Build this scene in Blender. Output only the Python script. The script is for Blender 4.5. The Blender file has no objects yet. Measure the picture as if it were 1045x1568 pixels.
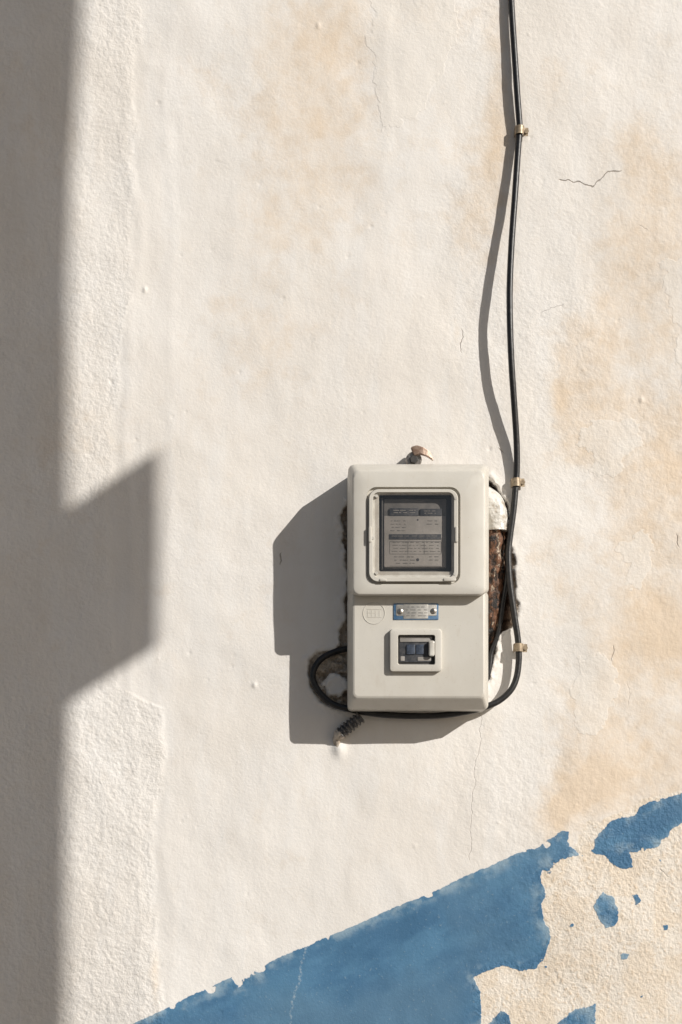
import bpy, bmesh, math, random
import numpy as np
from mathutils import Vector, Matrix
from mathutils import noise as mn
random.seed(4)
scene = bpy.context.scene
CU, CV, D = 480.0, 1300.0, 2.2     # camera axis on wall (mm frame), distance
ZC = 1.6
def X(u): return (u-522.5)/1000.0
def Z(v): return ZC+(784.0-v)/1000.0
def tu(u,h): return CU+(u-CU)*(D-h)/D
def tv(v,h): return CV+(v-CV)*(D-h)/D
def P(u,v,h): return Vector((X(tu(u,h)), -h, Z(tv(v,h))))

# ---------------------------------------------------------------- node helper
class NT:
    def __init__(s,name):
        s.m=bpy.data.materials.new(name); s.m.use_nodes=True
        s.t=s.m.node_tree; s.t.nodes.clear()
        s.out=s.n('ShaderNodeOutputMaterial')
        s.b=s.n('ShaderNodeBsdfPrincipled'); s.l(s.b.outputs[0],s.out.inputs[0])
        s.tc=s.n('ShaderNodeTexCoord')
    def n(s,k): return s.t.nodes.new(k)
    def l(s,a,b): s.t.links.new(a,b)
    def set(s,inp,v):
        if isinstance(v,bpy.types.NodeSocket): s.l(v,inp)
        elif isinstance(v,(tuple,list)) and len(v)==3 and len(inp.default_value)==4: inp.default_value=(*v,1)
        else: inp.default_value=v
    def math(s,op,a,b=0.0,c=None,clamp=False):
        n=s.n('ShaderNodeMath'); n.operation=op; n.use_clamp=clamp
        s.set(n.inputs[0],a); s.set(n.inputs[1],b)
        if c is not None: s.set(n.inputs[2],c)
        return n.outputs[0]
    def attr(s,name):
        n=s.n('ShaderNodeAttribute'); n.attribute_name=name; return n.outputs['Fac']
    def map(s,scale=(1,1,1),loc=(0,0,0)):
        n=s.n('ShaderNodeMapping'); s.l(s.tc.outputs['Object'],n.inputs[0])
        n.inputs['Scale'].default_value=scale; n.inputs['Location'].default_value=loc; return n.outputs[0]
    def noise(s,scale,detail=4,rough=0.55,vec=None,dist=0):
        n=s.n('ShaderNodeTexNoise'); s.l(vec or s.tc.outputs['Object'],n.inputs['Vector'])
        n.inputs['Scale'].default_value=scale; n.inputs['Detail'].default_value=detail
        n.inputs['Roughness'].default_value=rough; n.inputs['Distortion'].default_value=dist
        return n.outputs['Fac']
    def ss(s,v,a,b,o0=0.0,o1=1.0,lin=False):
        n=s.n('ShaderNodeMapRange'); n.interpolation_type='LINEAR' if lin else 'SMOOTHSTEP'
        s.set(n.inputs[0],v); n.inputs[1].default_value=a; n.inputs[2].default_value=b
        n.inputs[3].default_value=o0; n.inputs[4].default_value=o1; return n.outputs[0]
    def mix(s,f,a,b,mode='MIX'):
        n=s.n('ShaderNodeMix'); n.data_type='RGBA'; n.blend_type=mode
        s.set(n.inputs[0],f); s.set(n.inputs[6],a); s.set(n.inputs[7],b); return n.outputs[2]
    def bump(s,h,dist=1.0,strength=1.0):
        n=s.n('ShaderNodeBump'); s.set(n.inputs['Height'],h); n.inputs['Distance'].default_value=dist
        n.inputs['Strength'].default_value=strength; s.l(n.outputs[0],s.b.inputs['Normal'])
    def fin(s,col=None,rough=0.6,metal=0.0):
        if col is not None: s.set(s.b.inputs['Base Color'],col)
        s.set(s.b.inputs['Roughness'],rough); s.set(s.b.inputs['Metallic'],metal); return s.m

def simple(name,c1,c2,nscale=60,rough=0.5,metal=0.0,bump=0.0002,bscale=300,lo=0.35,hi=0.7):
    t=NT(name); f=t.ss(t.noise(nscale,4),lo,hi)
    if bump: t.bump(t.math('MULTIPLY',t.noise(bscale,2),bump))
    return t.fin(t.mix(f,c1,c2),rough,metal)

# ---------------------------------------------------------------- numpy noise
def vnoise(x,y,scale,seed):
    r=np.random.RandomState(seed).rand(257,257)
    gx=x*scale+1000.0; gy=y*scale+1000.0
    ix=np.floor(gx).astype(int); iy=np.floor(gy).astype(int)
    fx=gx-ix; fy=gy-iy; fx=fx*fx*fx*(fx*(fx*6-15)+10); fy=fy*fy*fy*(fy*(fy*6-15)+10)
    a=r[ix%256,iy%256]; b=r[(ix+1)%256,iy%256]; c=r[ix%256,(iy+1)%256]; d=r[(ix+1)%256,(iy+1)%256]
    return (a*(1-fx)+b*fx)*(1-fy)+(c*(1-fx)+d*fx)*fy-0.5
def fbm(x,y,scale,seed,o=4,g=0.5):
    s=0;a=1.0; ca,sa=math.cos(0.6),math.sin(0.6)
    for i in range(o):
        s=s+a*vnoise(x+i*31.1,y-i*17.7,scale*2**i,seed+i); a*=g
        if not (np.isscalar(x)): x,y=(x*ca-y*sa,x*sa+y*ca)
    return s
def sdf(poly,U,V):
    p=np.array(poly,float); d=np.full(U.shape,1e9); ins=np.zeros(U.shape,bool)
    n=len(p)
    for i in range(n):
        a=p[i]; b=p[(i+1)%n]; e=b-a
        wx=U-a[0]; wy=V-a[1]
        t=np.clip((wx*e[0]+wy*e[1])/(e@e),0,1)
        d=np.minimum(d,(wx-t*e[0])**2+(wy-t*e[1])**2)
        if abs(e[1])>1e-9:
            c=((a[1]<=V)&(V<b[1]))|((b[1]<=V)&(V<a[1]))
            ins^=c&(U<a[0]+(V-a[1])*e[0]/e[1])
    d=np.sqrt(d); return np.where(ins,-d,d)
def sstep(x,a,b):
    t=np.clip((x-a)/(b-a),0,1); return t*t*(3-2*t)

# ---------------------------------------------------------------- wall
def build_wall():
    st=1.7
    us=np.concatenate([np.linspace(-6000,-60,40,endpoint=False),np.arange(-60,1110,st),np.linspace(1112,7000,40)])
    vs=np.concatenate([np.linspace(2383,1640,12,endpoint=False),np.arange(1635,-60,-st),np.linspace(-62,-3400,30)])
    U,V=np.meshgrid(us,vs,indexing='xy')
    wu=fbm(U,V,1/22.,11,4,0.6)*9; wv=fbm(U,V,1/22.,31,4,0.6)*9
    Uw=U+wu; Vw=V+wv
    blue=[[(-2500,2400),(-600,1905),(100,1608),(190,1575),(262,1540),(325,1510),(360,1496),(385,1490),(430,1465),(480,1445),(560,1410),(640,1375),(720,1340),(790,1308),(825,1295),(850,1282),(872,1272),(870,1290),(887,1305),(862,1312),(845,1335),(828,1333),(835,1365),(832,1400),(843,1430),(835,1470),(822,1485),(800,1488),(770,1478),(725,1497),(737,1520),(738,1568),(730,1640),(760,1800),(700,2400)],
     [(912,1282),(930,1262),(965,1245),(1010,1228),(1060,1205),(1400,1065),(3000,400),(3000,900),(1400,1200),(1100,1235),(1045,1258),(1030,1275),(1005,1297),(965,1303),(970,1325),(955,1328),(925,1312),(912,1300)],
     [(908,1385),(922,1366),(942,1372),(949,1395),(944,1417),(928,1421),(916,1405)],
     [(969,1372),(978,1369),(983,1380),(973,1385)],[(949,1459),(963,1461),(961,1471),(951,1470)],[(1016,1414),(1027,1416),(1026,1426),(1018,1425)],
     [(750,1570),(765,1552),(782,1560),(790,1640),(745,1640)],[(852,1566),(880,1550),(912,1534),(915,1640),(845,1640)]]
    sb=np.full(U.shape,1e9)
    torn=sstep(U,780,830)*0.8+0.22
    for k,p in enumerate(blue):
        kk=torn if k<2 else 0.75
        sb=np.minimum(sb,sdf(p,U+wu*kk,V+wv*kk))
    for (cu,cv,r) in [(378,1488,13),(398,1480,9),(322,1512,7),(612,1384,5),(655,1367,7),(836,1294,5),(262,1538,5),(500,1436,4),(366,1500,8)]:
        sb=np.maximum(sb,-(np.hypot((Uw-cu),(Vw-cv))-r))
    for (cu,cv,r) in [(873,1418,2.5),(838,1480,2.5),(893,1307,2),(1014,1312,2),(985,1528,2)]:
        sb=np.minimum(sb,np.hypot((Uw-cu),(Vw-cv))-r)
    bare=sdf([(720,1498),(765,1470),(800,1480),(828,1480),(840,1430),(828,1340),(846,1325),(872,1300),(905,1262),(960,1238),(1100,1180),(3000,400),(3000,2400),(690,2400),(735,1560)],Uw,Vw)
    hole_r=sdf([(700,735),(742,731),(752,738),(764,748),(776,765),(781,790),(784,840),(789,855),(790,885),(795,935),(789,958),(774,965),(764,970),(760,1000),(752,1030),(742,1062),(700,1062)],U+wu*0.9,V+wv*0.9)
    hole_l=sdf([(560,762),(531,768),(525,778),(523,795),(529,810),(523,825),(529,850),(529,900),(523,920),(528,945),(519,965),(522,985),(498,994),(475,1008),(469,1030),(477,1052),(492,1074),(512,1084),(540,1090),(560,1085)],U+wu*0.7,V+wv*0.7)
    hole_l=np.maximum(hole_l,-(np.hypot((Uw-512)/1.35,Vw-1050)-13))
    hs=np.minimum(hole_r,hole_l)
    n1=fbm(U,V,1/9.,71,4,0.6)
    hole=1-sstep(hs,-5,0.5)
    fl=[[(888,655),(915,645),(960,642),(985,650),(978,680),(962,690),(955,715),(935,728),(905,725),(912,700),(893,685)],
        [(955,830),(985,808),(1000,830),(998,865),(975,895),(955,905),(965,870),(948,850)],
        [(1010,400),(1100,380),(1100,640),(1040,600),(1045,520)],
        [(880,1010),(930,1000),(945,1060),(915,1130),(885,1110)],[(570,-80),(690,-80),(700,60),(640,180),(585,200),(565,60)]]
    sf=np.full(U.shape,1e9)
    for p in fl: sf=np.minimum(sf,sdf(p,U+wu*1.6,V+wv*1.6))
    stn=np.zeros(U.shape)
    for (cu,cv,su,sv,a) in [(490,70,85,150,0.62),(430,320,75,190,0.36),(540,230,60,100,0.28),(762,140,18,120,0.58),(745,300,40,90,0.5),(720,400,40,60,0.30),(690,60,50,110,0.2),
            (940,560,75,130,0.54),(1000,350,80,100,0.38),(1010,760,60,110,0.52),(1010,960,50,80,0.68),(930,1010,30,90,0.38),(900,1190,60,50,0.68),(1000,1150,70,90,0.6),
            (860,600,25,60,0.34),(960,230,60,40,0.28),(370,500,70,80,0.28),(700,520,9,25,0.35),(852,1245,30,40,0.5),(238,1500,8,40,0.7),(60,230,60,120,0.25),(1200,700,150,500,0.5),
            (75,700,40,300,0.2),(790,430,14,60,0.25),(840,120,30,80,0.15),(330,700,120,120,0.12)]:
        stn+=a*np.exp(-((U-cu)/su)**2*0.7-((V-cv)/sv)**2*0.7)
    edge=sstep(U+fbm(U,V,1/60.,5,4,0.6)*60,820,850)
    stn=stn+0.16*edge*sstep(V,420,520)
    stn+=fbm(U,V,1/110.,91,5,0.6)*0.30*(1+0.8*edge)
    stn=np.clip(stn,0,1.3)
    lim=np.interp(V,[-100,0,300,560,760,1050,1085,1200,1320,1480,1560,1700],[215,212,205,185,160,180,245,250,228,240,262,275])
    rs=(U-lim-fbm(U,V,1/50.,41,3,0.5)*14)
    lower=sstep(V,1040,1090)
    rough=(1-sstep(rs,-6,6))*(0.55+0.25*lower)
    rough2=0.55*sstep(U,640,760)*(1-sstep(U,2000,2500))+0.35*sstep(vnoise(U,V,1/170.,19)+0.1,0,0.3)
    def crack_v(pts):
        v=[p[1] for p in pts]; u=[p[0] for p in pts]
        s=U-np.interp(V,v,u)-fbm(U*0,V,1/16.,3,3,0.6)*4
        f=sstep(V,v[0],v[0]+6)*(1-sstep(V,v[-1]-8,v[-1])); return s,f
    def crack_h(pts,am=4):
        v=[p[1] for p in pts]; u=[p[0] for p in pts]
        s=V-np.interp(U,u,v)-fbm(U,V*0,1/12.,8,3,0.6)*am
        f=sstep(U,u[0],u[0]+6)*(1-sstep(U,u[-1]-8,u[-1])); return s,f
    CR=[(crack_v([(736,1085),(737,1130),(728,1170),(726,1210),(719,1260),(721,1325)]),0.32),
        (crack_h([(853,273),(875,277),(892,281),(908,286),(918,276),(930,263),(955,261)]),0.9),
        (crack_h([(825,484),(845,470),(868,462)]),0.35),
        (crack_v([(708,500),(709,515),(704,528),(709,545)]),0.5),
        (crack_v([(431,843),(430,855),(432,868)]),0.9),
        (crack_v([(936,985),(940,1000),(938,1018)]),0.5),
        (crack_h([(975,340),(990,350),(998,362)]),0.4),
        (crack_v([(1038,815),(1036,830),(1042,842)]),0.6),
        (crack_h([(1008,1330),(1020,1336),(1028,1346)]),0.7),
        (crack_v([(962,1040),(966,1062),(961,1085)]),0.3),
        (crack_h([(760,684),(770,690),(776,698)]),0.6)]
    cs=np.full(U.shape,50.0); cf=np.zeros(U.shape)
    for (s,f),w in CR:
        f=f*w*(np.abs(s)<9); m=f>cf
        cs=np.where(m,s,cs); cf=np.where(m,f,cf)
    (ls,lf)=crack_v([(470,1438),(462,1475),(455,1515),(438,1600)])
    # height in mm
    H=fbm(U,V,1/260.,51,3,0.5)*7+fbm(U,V,1/75.,61,3,0.5)*1.5+fbm(U,V*0.5,1/26.,81,3,0.5)*0.40
    H+=rough*(fbm(U,V,1/8.,21,3,0.6)*0.8+0.4)+rough2*fbm(U,V,1/9.,23,3,0.6)*0.45
    for (uu,a,w) in [(205,0.6,9),(580,0.5,10),(255,0.3,8)]:
        H+=a*np.exp(-((U-uu-fbm(U*0,V,1/180.,int(uu),2)*30)/w)**2)*(1 if uu!=580 else 1-sstep(V,200,330))
    rside=sstep(U,772,784)*(hole_r<hole_l)
    lip=np.exp(-((hs-3)/5.)**2)*(1.2+3*n1)*(1-0.75*rside)
    H+=lip
    depth=np.where(hole_l<hole_r,10,24-19*sstep(U,774,784))
    H-=hole*(depth+n1*(12-9*rside))
    r=np.random.RandomState(2)
    for i in range(130):
        cu,cv=r.uniform(0,1045),r.uniform(0,1568); rr=r.uniform(1.7,2.9); a=r.choice([-1,-1,0.9])*r.uniform(.3,.85)
        iu=np.searchsorted(us,[cu-10,cu+10]); iv=np.searchsorted(-vs,[-(cv+10),-(cv-10)])
        sl=(slice(iv[0],iv[1]),slice(iu[0],iu[1]))
        H[sl]+=a*np.exp(-((U[sl]-cu)**2+(V[sl]-cv)**2)/rr**2)
    for (cu,cv,a,rr) in [(222,443,2,3),(390,1049,2,3),(170,585,-1.6,3),(983,612,2,3.5),(519,1146,5,9),(488,40,1.4,3),(750,688,-1.5,2.5),(290,1000,-1,2.5)]:
        H+=a*np.exp(-((U-cu)**2+((V-cv)/1.4)**2)/rr**2)
    fade=(1-sstep(np.abs(U-522),700,1500)); H=H*fade
    ny,nx=U.shape; nv=nx*ny
    co=np.empty((nv,3),np.float32)
    co[:,0]=((U-522.5)/1000).ravel(); co[:,1]=(-H/1000).ravel(); co[:,2]=(ZC+(784-V)/1000).ravel()
    idx=np.arange(nv).reshape(ny,nx)
    q=np.stack([idx[:-1,:-1],idx[:-1,1:],idx[1:,1:],idx[1:,:-1]],-1).reshape(-1,4)
    me=bpy.data.meshes.new('plaster_wall')
    me.vertices.add(nv); me.vertices.foreach_set('co',co.ravel())
    me.loops.add(q.size); me.loops.foreach_set('vertex_index',q.ravel().astype(np.int32))
    me.polygons.add(len(q)); me.polygons.foreach_set('loop_start',(np.arange(len(q))*4).astype(np.int32))
    me.polygons.foreach_set('use_smooth',np.ones(len(q),bool))
    me.update(calc_edges=True)
    nm=0.5+fbm(U,V,1/22.,201,5,0.6)*0.36
    nl=0.5+fbm(U,V,1/160.,211,5,0.55)*0.36
    vert=0.5+fbm(U,V*0.22,1/26.,221,5,0.6)*0.36
    stroke=0.5+fbm(U*0.35-V*0.1,V*1.0+U*0.42,1/40.,231,5,0.62)*0.36
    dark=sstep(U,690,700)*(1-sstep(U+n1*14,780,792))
    for nme,arr in dict(s_blue=np.clip(sb,-60,60),s_bare=np.clip(bare,-60,60),s_flake=np.clip(sf,-60,60),s_hole=np.clip(hs,-30,30),stain=stn,rough=rough,rough2=rough2,
                        c_s=cs,c_f=cf,l_s=ls,l_f=lf*(np.abs(ls)<30),nm=nm,nl=nl,vert=vert,stroke=stroke,dark=dark).items():
        a=me.attributes.new(nme,'FLOAT','POINT'); a.data.foreach_set('value',arr.astype(np.float32).ravel())
    ob=bpy.data.objects.new('plaster_wall',me); scene.collection.objects.link(ob)
    me.materials.append(wall_mat()); return ob

def wall_mat():
    t=NT('wall_paint'); M=t.math
    a=t.attr
    nf=t.noise(230,3,0.6); nm=a('nm'); nl=a('nl'); vert=a('vert'); grain=t.noise(185,2,0.6)
    white=t.mix(t.ss(nl,0.35,0.68),(0.79,0.760,0.722),(0.765,0.725,0.675))
    white=t.mix(t.ss(vert,0.42,0.75,0,0.5),white,(0.80,0.782,0.758))
    white=t.mix(t.ss(nm,0.55,0.75,0,0.25),white,(0.73,0.68,0.62))
    tan=t.mix(t.ss(nm,0.3,0.7),(0.76,0.665,0.56),(0.715,0.61,0.495))
    orange=(0.73,0.585,0.43)
    st=M('ADD',a('stain'),M('MULTIPLY',M('SUBTRACT',nm,0.5),0.55))
    st=M('ADD',st,M('MULTIPLY',M('SUBTRACT',nf,0.5),0.25))
    c=t.mix(t.ss(st,0.12,0.85,0,0.88),white,tan)
    c=t.mix(t.ss(st,0.70,1.10,0,0.55),c,orange)
    fe=M('ADD',a('s_flake'),M('MULTIPLY',M('SUBTRACT',nf,0.5),7))
    fm=t.ss(fe,-1.5,1.2,1,0)
    c=t.mix(M('MULTIPLY',fm,0.6),c,(0.785,0.745,0.69))
    be=M('ADD',a('s_bare'),M('MULTIPLY',M('SUBTRACT',nm,0.5),14))
    bm=t.ss(be,-2,3,1,0)
    barec=t.mix(t.ss(nm,0.35,0.65),(0.74,0.65,0.54),(0.77,0.71,0.63))
    barec=t.mix(t.ss(grain,0.56,0.70,0,0.6),barec,(0.62,0.49,0.355))
    c=t.mix(bm,c,barec)
    bs=M('ADD',a('s_blue'),M('MULTIPLY',M('SUBTRACT',nf,0.5),4.5))
    blm=t.ss(bs,-0.5,0.5,1,0)
    stroke=a('stroke')
    bl=t.mix(t.ss(stroke,0.3,0.7),(0.058,0.152,0.272),(0.088,0.21,0.345))
    bl=t.mix(t.ss(nl,0.42,0.7,0,0.5),bl,(0.12,0.22,0.315))
    wear=M('MULTIPLY',t.ss(bs,-24,0,0.0,1),t.ss(M('ADD',nm,M('MULTIPLY',M('SUBTRACT',stroke,.5),0.6)),0.42,0.72))
    bl=t.mix(M('MULTIPLY',wear,0.6),bl,(0.36,0.46,0.52))
    bl=t.mix(t.ss(nf,0.62,0.74,0,0.35),bl,(0.30,0.38,0.42))
    lw=M('ABSOLUTE',M('ADD',a('l_s'),M('MULTIPLY',M('SUBTRACT',nm,0.5),14)))
    lm=M('MULTIPLY',t.ss(lw,0.3,3.0,1,0),M('MULTIPLY',a('l_f'),t.ss(nf,0.42,0.6)))
    bl=t.mix(M('MULTIPLY',lm,0.6),bl,(0.36,0.44,0.5))
    c=t.mix(blm,c,bl)
    hm=t.ss(M('ADD',a('s_hole'),M('MULTIPLY',M('SUBTRACT',nf,0.5),5)),-2.5,-0.5,1,0)
    hc=t.mix(t.ss(M('ADD',M('MULTIPLY',nf,0.5),M('MULTIPLY',nm,0.5)),0.4,0.6),(0.36,0.29,0.225),(0.60,0.53,0.45))
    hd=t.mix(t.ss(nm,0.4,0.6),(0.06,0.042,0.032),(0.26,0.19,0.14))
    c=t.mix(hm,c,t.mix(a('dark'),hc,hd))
    ca=M('ABSOLUTE',M('ADD',a('c_s'),M('MULTIPLY',M('SUBTRACT',grain,0.5),3)))
    cm=M('MULTIPLY',t.ss(M('SUBTRACT',ca,M('MULTIPLY',a('c_f'),0.8)),-0.2,0.6,1,0),t.ss(a('c_f'),0.02,0.7))
    c=t.mix(M('MULTIPLY',cm,0.65),c,(0.22,0.17,0.13))
    h=M('MULTIPLY',nf,0.00050)
    h=M('ADD',h,M('MULTIPLY',t.noise(800,1,0.6),0.00011))
    amp=M('ADD',M('MULTIPLY',a('rough'),0.0015),M('MULTIPLY',a('rough2'),0.0008))
    amp=M('ADD',amp,M('MULTIPLY',bm,0.0012))
    h=M('ADD',h,M('MULTIPLY',grain,amp))
    h=M('ADD',h,M('MULTIPLY',blm,0.00035)); h=M('ADD',h,M('MULTIPLY',fm,0.0003))
    h=M('SUBTRACT',h,M('MULTIPLY',bm,0.0005))
    h=M('SUBTRACT',h,M('MULTIPLY',cm,0.0008))
    h=M('ADD',h,M('MULTIPLY',M('MULTIPLY',nf,0.004),hm))
    t.bump(h,1.0,1.0)
    t.b.inputs['Specular IOR Level'].default_value=0.25
    return t.fin(c,t.ss(blm,0,1,0.85,0.6))

build_wall()

# ---------------------------------------------------------------- mesh helpers
def mkobj(name,bm,mat,parent=None,smooth=True,angle=35):
    bmesh.ops.recalc_face_normals(bm,faces=bm.faces)
    me=bpy.data.meshes.new(name); bm.to_mesh(me); bm.free()
    ob=bpy.data.objects.new(name,me); scene.collection.objects.link(ob)
    me.materials.append(mat)
    if smooth:
        me.polygons.foreach_set('use_smooth',[True]*len(me.polygons))
        me.set_sharp_from_angle(angle=math.radians(angle))
    if parent: ob.parent=parent
    return ob
def ring(x0,x1,z0,z1,r,h,n=7):
    pts=[]
    for (cx,cz,a0) in [(x1-r,z0+r,-90),(x1-r,z1-r,0),(x0+r,z1-r,90),(x0+r,z0+r,180)]:
        for i in range(n+1):
            a=math.radians(a0+90*i/n)
            pts.append(Vector((X(cx+r*math.cos(a)),-h,Z(cz+r*math.sin(a)))))
    return pts
def aring(u0,u1,v0,v1,r,h): return ring(tu(u0,h),tu(u1,h),tv(v0,h),tv(v1,h),r,h)
def loft(bm,rings,cap0=True,cap1=True):
    vs=[[bm.verts.new(p) for p in r] for r in rings]
    for a,b in zip(vs[:-1],vs[1:]):
        n=len(a)
        for i in range(n): bm.faces.new((a[i],a[(i+1)%n],b[(i+1)%n],b[i]))
    if cap0: bm.faces.new(vs[0])
    if cap1: bm.faces.new(vs[-1])
def slab(u0,u1,v0,v1,r,h0,h1,bev=0.8,bm=None):
    bm=bm or bmesh.new()
    x0,x1,z0,z1=tu(u0,h1),tu(u1,h1),tv(v0,h1),tv(v1,h1)
    loft(bm,[ring(x0,x1,z0,z1,r,h0),ring(x0,x1,z0,z1,r,h1-bev/1000),ring(x0+bev*.3,x1-bev*.3,z0+bev*.3,z1-bev*.3,r,h1-bev*.3/1000),ring(x0+bev,x1-bev,z0+bev,z1-bev,max(r-bev,0.1),h1)])
    return bm
def crom(pts,k=10):
    pts=[Vector(p) for p in pts]; P_=[pts[0]*2-pts[1]]+pts+[pts[-1]*2-pts[-2]]; o=[]
    for i in range(1,len(P_)-2):
        a,b,c,d=P_[i-1:i+3]
        for j in range(k):
            s=j/k; o.append(0.5*((2*b)+(c-a)*s+(2*a-5*b+4*c-d)*s*s+(3*b-a-3*c+d)*s**3))
    o.append(pts[-1]); return o
def tube(bm,path,rad,seg=14,cap=True,lump=0,seed=0):
    t=(path[1]-path[0]).normalized(); nrm=t.orthogonal().normalized(); rings=[]
    for i,p in enumerate(path):
        t2=(path[min(i+1,len(path)-1)]-path[max(i-1,0)]).normalized()
        q=t.rotation_difference(t2); nrm=(q@nrm).normalized(); t=t2
        b=t.cross(nrm).normalized(); r=rad(i/(len(path)-1)) if callable(rad) else rad
        rr=[]
        for k in range(seg):
            a=2*math.pi*k/seg
            r2=r
            if lump: r2=r+lump*mn.fractal(Vector((math.cos(a)*1.3+seed,math.sin(a)*1.3,p.z*60+p.x*40)),0.9,2.0,4)
            rr.append(p+nrm*(math.cos(a)*r2)+b*(math.sin(a)*r2))
        rings.append(rr)
    loft(bm,rings,cap,cap)
    return bm

# ---------------------------------------------------------------- materials
def plastic():
    t=NT('aged_plastic'); M=t.math
    n=t.noise(14,3,0.6); f=t.noise(90,3,0.6,t.map((1,1,0.4)))
    c=t.mix(t.ss(n,0.35,0.7),(0.60,0.575,0.52),(0.565,0.535,0.475))
    c=t.mix(t.ss(f,0.56,0.78,0,0.35),c,(0.48,0.43,0.36))
    c=t.mix(t.ss(t.noise(420,1,0.5),0.69,0.74,0,0.45),c,(0.42,0.36,0.28))
    t.bump(M('MULTIPLY',t.noise(20,2),0.0005))
    return t.fin(c,t.ss(f,0.3,0.7,0.36,0.52))
M_PL=plastic()
M_FR=simple('frame_plastic',(0.60,0.58,0.53),(0.48,0.45,0.40),60,0.25,0,0.0001)
M_DK=simple('dark_recess',(0.03,0.029,0.028),(0.05,0.046,0.043),40,0.5)
M_MET=simple('meter_face',(0.13,0.125,0.12),(0.18,0.17,0.16),70,0.55)
M_LAB=simple('label_paper',(0.33,0.31,0.29),(0.27,0.255,0.235),50,0.6)
M_INK=simple('label_ink',(0.03,0.034,0.042),(0.07,0.07,0.075),200,0.6)
M_PRT=simple('faded_print',(0.12,0.115,0.11),(0.20,0.19,0.18),400,0.6,0,0)
M_ALU=simple('brushed_plate',(0.36,0.35,0.33),(0.48,0.46,0.42),120,0.48,0.4,0.0001,500)
M_BLU=simple('blue_enamel',(0.05,0.13,0.25),(0.12,0.20,0.30),150,0.5)
M_SWI=simple('switch_plastic',(0.035,0.045,0.065),(0.06,0.08,0.12),200,0.4)
M_SCR=simple('screw_metal',(0.5,0.48,0.44),(0.3,0.26,0.22),300,0.35,0.9)
M_CAB=simple('cable_rubber',(0.008,0.008,0.009),(0.018,0.017,0.017),120,0.42,0,0.0003,200)
M_CLIP=simple('clip_brass',(0.40,0.32,0.22),(0.26,0.20,0.14),200,0.45,0.35,0.0003)
M_WCAP=simple('white_pipe',(0.70,0.68,0.64),(0.45,0.39,0.32),75,0.32,0,0.003,110,0.5,0.66)
M_GRY=simple('grey_coil',(0.06,0.062,0.070),(0.22,0.21,0.20),200,0.45,0.4)
M_BRZ=simple('bolt_bronze',(0.42,0.31,0.24),(0.28,0.18,0.13),150,0.45,0.3,0.0005)
M_STL=simple('dull_steel',(0.33,0.31,0.29),(0.2,0.17,0.15),150,0.4,0.7)
def rust():
    t=NT('rust'); n=t.noise(110,4,0.7,t.map((1,1,0.5))); m=t.noise(60,4,0.7,t.map((1,1,0.4),(3,1,2)))
    c=t.mix(t.ss(n,0.40,0.62),(0.032,0.020,0.014),(0.19,0.085,0.042))
    c=t.mix(t.ss(m,0.54,0.60,0,1),c,(0.50,0.40,0.30))
    c=t.mix(t.ss(t.noise(80,3,0.7,t.map((1,1,.5),(9,3,1))),0.53,0.60),c,(0.012,0.01,0.009))
    t.bump(t.math('MULTIPLY',n,0.006)); return t.fin(c,0.6)
M_RUST=rust()
def glass():
    m=bpy.data.materials.new('window_glass'); m.use_nodes=True; t=m.node_tree; t.nodes.clear()
    o=t.nodes.new('ShaderNodeOutputMaterial'); x=t.nodes.new('ShaderNodeMixShader')
    tr=t.nodes.new('ShaderNodeBsdfTransparent'); tr.inputs[0].default_value=(0.90,0.88,0.86,1)
    g=t.nodes.new('ShaderNodeBsdfGlossy'); g.inputs['Roughness'].default_value=0.06
    x.inputs[0].default_value=0.08
    t.links.new(tr.outputs[0],x.inputs[1]); t.links.new(g.outputs[0],x.inputs[2]); t.links.new(x.outputs[0],o.inputs[0])
    return m
M_GL=glass()

def empty(name,loc=(0,0,0)):
    e=bpy.data.objects.new(name,None); e.empty_display_size=0.1; scene.collection.objects.link(e); return e

# ---------------------------------------------------------------- meter box
box=empty('electricity_meter_box')
bm=bmesh.new()
T0=915
loft(bm,[ring(532,742,T0,1091.5,7,-0.012),ring(532,742,T0,1091.5,7,0.050),
         ring(537.5,734,T0,1079,7,0.0785),ring(538.8,732.8,T0,1077,7,0.0803),ring(541,730.6,T0,1074.5,6,0.0812)])
mkobj('lower_body',bm,M_PL,box,angle=17)
bm=bmesh.new()
R=[ring(532,742,726,921,10,-0.012),ring(532,742,726,921,10,0.056),ring(532.5,741.5,727,922,10,0.060),
   ring(536.6,733,743.5,928.5,10,0.0935),ring(537.6,732,745.5,928.5,10,0.0970),ring(539,730.7,747.3,927.3,10,0.0990),ring(541.5,728.5,749.5,925,9,0.1000)]
R+=[aring(561.5,705.5,745.5,894.5,15,0.1000),aring(562.3,704.7,746.3,893.7,15,0.0950),aring(565,702,749,891,14,0.0950),
    aring(565.3,701.7,749.3,890.7,14,0.1035),aring(566,701,750,890,13,0.1045),aring(571,696,753.5,884.5,9,0.1045),aring(571.6,695.4,754,884,8,0.1035),
    aring(572,695,754.3,883.7,8,0.0975)]
loft(bm,R,True,False)
mkobj('upper_cover',bm,M_PL,box,angle=28)
bm=bmesh.new()
loft(bm,[aring(571.4,695.6,753.8,884.2,8,0.1012),aring(574,694,756,881,6,0.1012),aring(574.4,693.6,756.4,880.6,6,0.0990),aring(580,692.6,757.5,876,3,0.0990),aring(580.6,692,758,875.5,2.5,0.0980),aring(581,691.6,758.4,875,2.5,0.0860)],False,False)
mkobj('window_inner_frame',bm,M_FR,box,angle=30)
mkobj('meter_back',slab(576,697,752,880,2,0.075,0.0845),M_DK,box)
HM=0.0905
mkobj('meter_face',slab(588,684,764,870,2,0.080,HM-0.002),M_MET,box)
mkobj('label_panel',slab(588.5,683,790,868,1.5,0.080,HM,0.4),M_LAB,box)
bm=bmesh.new()
for q in [(597,641,778,790),(644,677,779,790),(596,676,818,826)]: slab(*q,0.6,HM-0.003,HM+0.0006,0.15,bm)
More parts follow.
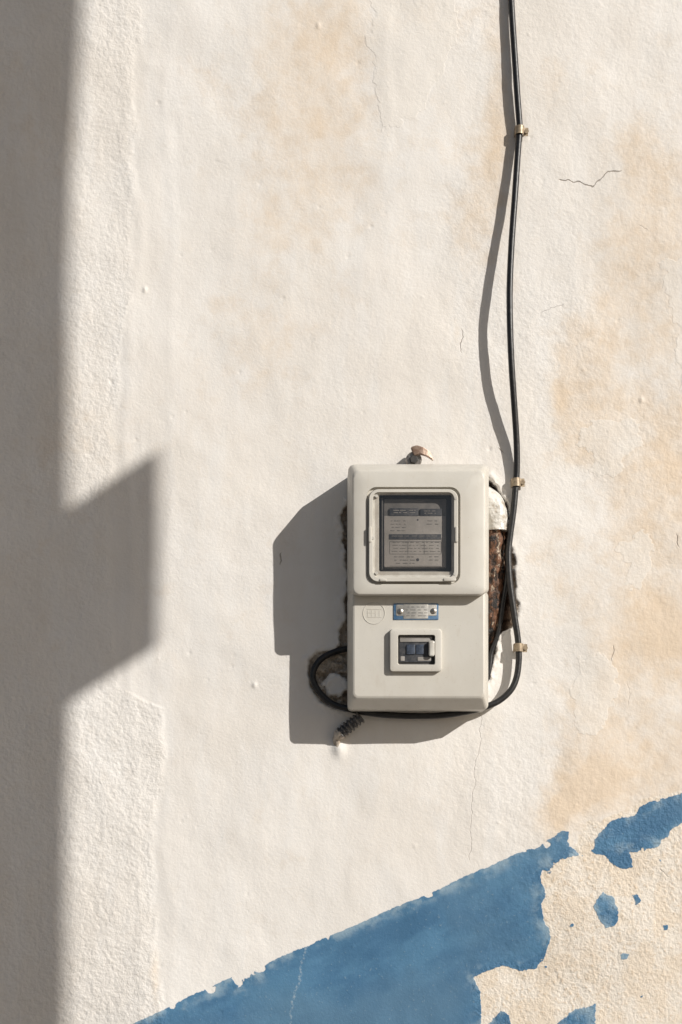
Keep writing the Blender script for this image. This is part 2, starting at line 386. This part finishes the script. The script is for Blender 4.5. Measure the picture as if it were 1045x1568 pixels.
mkobj('printed_bars',bm,M_INK,box)
def textlines(bm,u0,u1,v0,v1,step,h,hh=1.3):
    v=v0
    while v<v1:
        u=u0+random.uniform(0,3)
        while u<u1-2:
            w=min(random.uniform(2,9),u1-u); slab(u,u+w,v,v+hh,0.2,h-0.002,h,0.1,bm); u+=w+random.uniform(1,5)
        v+=step
bm=bmesh.new(); h_=HM+0.0004
textlines(bm,598,622,797,814,5,h_,0.9)
textlines(bm,652,676,797,806,5,h_,0.8)
textlines(bm,600,676,830,846,4.6,h_,0.6)
textlines(bm,604,636,852,864,5,h_,1.1)
textlines(bm,655,672,852,862,5,h_,0.8)
for v in (829,848,866.5): slab(597,676,v,v+0.5,0.1,HM-.002,h_,0.1,bm)
for u in (597,625,650,676): slab(u,u+0.5,829,848,0.1,HM-.002,h_,0.1,bm)
mkobj('printed_lines',bm,M_PRT,box)
bm=bmesh.new()
textlines(bm,600,637,781,787,3.5,HM+.0009,0.8); textlines(bm,600,672,820.5,824,4,HM+.0009,0.6); textlines(bm,648,672,782,787,3.5,HM+.0009,0.7)
mkobj('light_print',bm,M_LAB,box)
bm=bmesh.new(); c=P(640,796,HM+.0003); tube(bm,[c+Vector((0,.002,0)),c],0.0013,10); c=P(640,857,HM+.0003); tube(bm,[c+Vector((0,.002,0)),c],0.0022,12); mkobj('meter_led',bm,M_INK,box)
mkobj('side_bracket',slab(584,587,762,872,1,0.080,0.0925),M_DK,box)
bm=bmesh.new(); bm.faces.new([bm.verts.new(p) for p in aring(574.6,693.4,756.6,880.4,6,0.0998)]); mkobj('window_glass',bm,M_GL,box)
bm=bmesh.new()
for (u,v) in [(577,759.5),(698.5,763),(577,877.5),(697,879),(571,824)]:
    c=P(u,v,0.1045); tube(bm,[c+Vector((0,0.008,0)),c+Vector((0,-0.0006,0))],0.0022,12)
mkobj('frame_rivets',bm,M_FR,box)
bm=bmesh.new(); slab(565,569.5,806,830,1.5,0.1,0.1065,0.8,bm); slab(697.5,702,806,830,1.5,0.1,0.1065,0.8,bm); slab(582,592,886,889.5,1,0.1,0.1062,0.5,bm); slab(680,699,885,889.5,1,0.1,0.1062,0.5,bm); mkobj('frame_catches',bm,M_PL,box)
# name plate
mkobj('name_plate',slab(603,672,924,949,1,0.080,0.0825,0.4),M_BLU,box)
bm=bmesh.new()
slab(607,669,926,943,1.5,0.081,0.0829,0.2,bm); slab(618,656,924.8,947.5,1.5,0.081,0.0830,0.2,bm); mkobj('plate_worn_metal',bm,M_ALU,box)
bm=bmesh.new(); textlines(bm,622,655,929,945,4.5,0.08325,1.0); mkobj('plate_text',bm,M_PRT,box)
bm=bmesh.new()
for (u,v) in [(613,936.5),(664,936)]:
    c=P(u,v,0.082); tube(bm,[c,c+Vector((0,-0.0015,0)),c+Vector((0,-0.0024,0))],lambda s:0.0044 if s<0.7 else 0.003,16)
mkobj('plate_screws',bm,M_SCR,box)
bm=bmesh.new()
for (u,v) in [(613,936.5),(664,936)]: slab(u-0.6,u+0.6,v-3,v+3,0.1,0.083,0.0848,0.1,bm)
mkobj('screw_slots',bm,M_INK,box)
bm=bmesh.new()
def circ(bm,u,v,r,h,th):
    c=P(u,v,h); path=[c+Vector((math.cos(i/40*2*math.pi)*r,0,math.sin(i/40*2*math.pi)*r)) for i in range(41)]
    tube(bm,path,th,6,False)
circ(bm,573,939,0.0160,0.0814,0.0005)
for i in range(4):
    u=563+i*6; slab(u,u+0.8,934,944,0.3,0.080,0.0816,0.3,bm)
slab(562,585,932.5,933.3,0.3,0.080,0.0816,0.3,bm); slab(562,585,944.5,945.3,0.3,0.080,0.0816,0.3,bm); slab(562,576,938,938.8,0.3,0.080,0.0816,0.3,bm)
mkobj('embossed_logo',bm,M_PL,box)
# small window
bm=bmesh.new()
loft(bm,[aring(597,677,963,1029,5,0.0795),aring(597.3,676.7,963.3,1028.7,5,0.0875),aring(598.2,675.8,964.2,1027.8,4,0.0888),aring(600,674,965.7,1026.3,4,0.0892),
         aring(609,667,972,1018.5,3,0.0892),aring(609.6,666.4,972.5,1018,3,0.0880),aring(610.5,665,973.5,1016.5,2,0.0713)],True,False)
mkobj('breaker_window_frame',bm,M_PL,box,angle=40)
mkobj('breaker_recess',slab(608,667,971,1019,1,0.0800,0.0820,0.2),M_DK,box)
bm=bmesh.new(); slab(612,663,984,1014,1,0.081,0.0835,0.4,bm); mkobj('breaker_body',bm,M_INK,box)
bm=bmesh.new(); slab(623,636,987,1002,1,0.083,0.0854,0.5,bm);slab(637.5,650,987,1002,1,0.083,0.0846,0.5,bm); mkobj('breaker_switch',bm,M_SWI,box)
bm=bmesh.new(); slab(613,662,975,983,0.6,0.081,0.0837,0.3,bm); slab(640,661,1006,1012,0.6,0.083,0.0842,0.2,bm); slab(614,620,1005,1012,0.6,0.083,0.0842,0.2,bm); mkobj('breaker_strip',bm,M_LAB,box)
bm=bmesh.new()
loft(bm,[aring(657,666,981,1005,3,0.086),aring(657,666,981,1005,3,0.0905),aring(658.5,664.5,982.5,1003.5,2,0.0915)]); mkobj('window_latch',bm,M_FR,box)
# top wall lug with bolt and strap
bm=bmesh.new()
c0=P(634,704,0.006); c1=P(634,704,0.036)
tube(bm,[c0,c1-Vector((0,-.0015,0)),c1],lambda s:0.0122 if s<0.9 else 0.0108,24)
mkobj('mounting_lug',bm,M_STL,box)
bm=bmesh.new(); tube(bm,[c1+Vector((0,0.004,0)),c1+Vector((0,-0.003,0)),c1+Vector((0,-0.004,0))],lambda s:0.0068 if s<0.9 else 0.0055,6)
mkobj('bolt_head',bm,M_DK,box,smooth=False)
bm=bmesh.new()
pth=[P(632,691,0.040),P(641,688,0.043),P(651,691,0.043),P(662,698,0.040)]
ths=Vector((0.0025,0,-0.0066)); vs=[]
for p in pth:
    vs.append([bm.verts.new(p+ths),bm.verts.new(p-ths),bm.verts.new(p-ths+Vector((0,0.007,0))),bm.verts.new(p+ths+Vector((0,0.007,0)))])
for A,B in zip(vs[:-1],vs[1:]):
    for i in range(4): bm.faces.new((A[i],A[(i+1)%4],B[(i+1)%4],B[i]))
bm.faces.new(vs[0]); bm.faces.new(vs[-1]); bmesh.ops.bevel(bm,geom=bm.edges[:],offset=0.001,segments=2,affect='EDGES')
mkobj('mounting_strap',bm,M_BRZ,box)

# ---------------------------------------------------------------- cables
R0=0.0048
pts=[(768,-260,.008),(774,-120,.008),(782,-20,.0085),(785,30,.009),(789,90,.010),(793,150,.010),(796,190,.009),(795.5,204,.009),(793,240,.012),(789,300,.016),(784,370,.022),(781,440,.028),(781.5,500,.031),
     (784,560,.029),(788,620,.022),(791.5,675,.014),(792,715,.010),(790.5,740,.009),(787,780,.009),(781,825,.009),(779,850,.010),(781,890,.012),(787,935,.011),(793,975,.0095),(794.5,992,.009),(795,1010,.009),(792,1035,.010),(784,1055,.012),(768,1071,.014),(748,1081,.016),
     (715,1090,.016),(670,1096,.015),(610,1096,.015),(565,1092,.015),(532,1085,.012),(508,1077,.009),(488,1058,.007),(479,1036,.006),(486,1016,.005),(500,1004,.001),(520,996,-.003),(545,992,-.006)]
bm=bmesh.new(); tube(bm,crom([P(*p) for p in pts],8),R0,14)
mkobj('black_power_cable',bm,M_CAB)
pts2=[(778,862,.004),(776,890,.002),(771,920,.000),(767,950,-.002),(762,975,-.004),(753,1000,-.004),(749,1030,-.002),(738,1062,-.004)]
bm=bmesh.new(); tube(bm,crom([P(*p) for p in pts2],6),0.0035,12)
mkobj('branch_cable',bm,M_CAB)

def clip(u,v,h,ang=0):
    e=empty('cable_clip')
    c=P(u,v,h); rr=R0+0.0012; w=0.0062
    ax=Vector((math.sin(ang),0,math.cos(ang))); sx=Vector((math.cos(ang),0,-math.sin(ang)))
    prof=[(-rr,0.009)]
    for i in range(9):
        t=math.pi*i/8; prof.append((-rr*math.cos(t),-rr*math.sin(t)))
    prof+= [(rr,0.002),(rr+0.0012,0.0028),(rr+0.0075,0.0028)]
    bm=bmesh.new(); R=[]
    n=len(prof); outer=[]
    for i,(a_,b_) in enumerate(prof):
        p0=Vector(prof[max(i-1,0)]); p1=Vector(prof[min(i+1,n-1)]); d=(p1-p0).normalized(); nn=Vector((d.y,-d.x))*0.0011
        outer.append((a_+nn.x,b_+nn.y))
    for i in range(n):
        q=[]
        for (pp,s) in ((prof[i],-1),(outer[i],-1),(outer[i],1),(prof[i],1)):
            q.append(bm.verts.new(c+sx*pp[0]+Vector((0,pp[1],0))+ax*(w*s)))
        R.append(q)
    for A,B in zip(R[:-1],R[1:]):
        for k in range(4): bm.faces.new((A[k],A[(k+1)%4],B[(k+1)%4],B[k]))
    bm.faces.new(R[0]); bm.faces.new(R[-1])
    mkobj('strap',bm,M_CLIP,e,angle=40)
    bm=bmesh.new(); nc=c+sx*(rr+0.0045)
    tube(bm,[nc+Vector((0,0.012,0)),nc+Vector((0,0.0012,0)),nc+Vector((0,0.0010,0)),nc+Vector((0,-0.0012,0))],lambda s:0.0016 if s<0.5 else 0.0036,12)
    mkobj('nail',bm,M_CLIP,e)
clip(796,200,.0095,0.05); clip(790.5,739,.0095,-0.05); clip(794.5,992,.0095,0.03)

# ---------------------------------------------------------------- broken pipe in the trench
pipe=empty('rusty_conduit_pipe')
bm=bmesh.new(); tube(bm,crom([P(757,806,-.006),P(757,850,-.007),P(756,900,-.009),P(752,945,-.013),P(746,985,-.022)],10),lambda s:0.0155-0.007*max(0,(s-0.7)/0.3)**1.5,32,True,0.0045,3)
mkobj('corroded_pipe',bm,M_RUST,pipe)
bm=bmesh.new(); tube(bm,crom([P(722,752,-.010),P(742,762,-.004),P(757,778,.000),P(761,798,-.001),P(761,813,-.002)],8),lambda s:0.0170+0.0015*math.sin(s*3)+ (0.001 if s>0.93 else 0),28,True,0.0028,7)
mkobj('pipe_sleeve',bm,M_WCAP,pipe)
co=empty('conduit_stub')
pa,pb=P(553,1098,.017),P(519,1125,.008)
path=[pa.lerp(pb,i/70) for i in range(71)]
bm=bmesh.new(); tube(bm,path,lambda s:0.0085+0.0016*math.sin(s*2*math.pi*7),18,True,0.0007,2)
mkobj('ribbed_sleeve',bm,M_GRY,co)
bm=bmesh.new(); tube(bm,[pb.lerp(pa,0.12),pb,pb+Vector((-0.003,0.006,-0.006)),pb+Vector((-0.002,0.010,-0.02))],lambda s:0.0095*(1-s*0.45),14,True,0.002,5)
mkobj('mortar_dab',bm,simple('mortar',(0.62,0.55,0.47),(0.42,0.35,0.28),120,0.8,0,0.002,150),co)

# ---------------------------------------------------------------- ground + unseen blocker added to throw the left shadow
bm=bmesh.new()
bm.faces.new([bm.verts.new(p) for p in ((-60,0.05,0),(60,0.05,0),(60,-120,0),(-60,-120,0))])
t=NT('stone_paving'); n=t.noise(3,4,0.6); t.bump(t.math('MULTIPLY',t.noise(40,3),0.004))
mkobj('ground',bm,t.fin(t.mix(n,(0.17,0.150,0.13),(0.24,0.212,0.185)),0.85),smooth=False)
AX,BZ=1.2,0.78
blocker=empty('shadow_blocker')
HN=2.0
def shx(u,h): return X(u)+AX*h
def shz(v,h): return Z(v)+BZ*h
M_BLOCK=simple('blocker_plaster',(0.60,0.55,0.49),(0.5,0.45,0.4),8,0.9,0,0.003,60)
bm=bmesh.new()
prof=[(104,3000),(104,1500),(103,1300),(108,1080),(106,760),(106,500),(111,300),(122,120),(127,0),(131,-300),(135,-1500)]  # unseen slab's edge, shaped for the shadow outline it casts
L=[]
for (u,v) in prof:
    z=max(shz(v,HN),0.0); x=shx(u,HN)
    L.append([bm.verts.new((x,-HN,z)),bm.verts.new((x,-HN-0.45,z)),bm.verts.new((1.35,-HN-0.45,z)),bm.verts.new((1.35,-HN,z))])
for A,B in zip(L[:-1],L[1:]):
    for i in range(4): bm.faces.new((A[i],A[(i+1)%4],B[(i+1)%4],B[i]))
bm.faces.new(L[0]); bm.faces.new(L[-1]); mkobj('blocker_slab',bm,M_BLOCK,blocker,smooth=False)
d=0.116
bm=bmesh.new()
x1=shx(107,HN); zt,zb=shz(783,HN),shz(1078,HN)
bmesh.ops.create_cube(bm,size=1,matrix=Matrix.Translation((x1-0.006,-HN+d/2-0.01,(zt+zb)/2))@Matrix.Diagonal((0.012,d+0.02,zt-zb,1)))
bmesh.ops.bevel(bm,geom=bm.edges[:],offset=0.002,segments=2,affect='EDGES')
mkobj('blocker_plate',bm,M_BLOCK,blocker,smooth=False)  # unseen thin plate added to give the shadow its step

# ---------------------------------------------------------------- light
sd=Vector((AX,-1,BZ)).normalized()
sun=bpy.data.lights.new('sun','SUN'); sun.energy=4.4; sun.angle=math.radians(0.45); sun.color=(1.0,0.96,0.90)
so=bpy.data.objects.new('sun',sun); scene.collection.objects.link(so); so.rotation_euler=sd.to_track_quat('Z','Y').to_euler(); so.location=sd*8
w=bpy.data.worlds.new('World'); scene.world=w; w.use_nodes=True
nt=w.node_tree; bg=nt.nodes['Background']; sk=nt.nodes.new('ShaderNodeTexSky'); sk.sky_type='NISHITA'; sk.sun_disc=False
sk.sun_elevation=math.asin(sd.z); sk.sun_rotation=math.atan2(sd.x,sd.y); sk.dust_density=2; sk.air_density=1.0; sk.ozone_density=0.8
nt.links.new(sk.outputs[0],bg.inputs[0]); bg.inputs[1].default_value=0.055
# ---------------------------------------------------------------- camera
cam=bpy.data.cameras.new('camera'); cob=bpy.data.objects.new('camera',cam); scene.collection.objects.link(cob)
cob.location=(X(CU),-D,Z(CV)); cob.rotation_euler=(math.radians(90),0,0)
cam.sensor_fit='HORIZONTAL'; cam.sensor_width=36; cam.lens=36*D/1.045
cam.shift_x=(522.5-CU)/1045; cam.shift_y=(CV-784)/1045; cam.clip_start=0.02; cam.clip_end=500
scene.camera=cob
scene.view_settings.view_transform='Standard'
scene.view_settings.look='None'
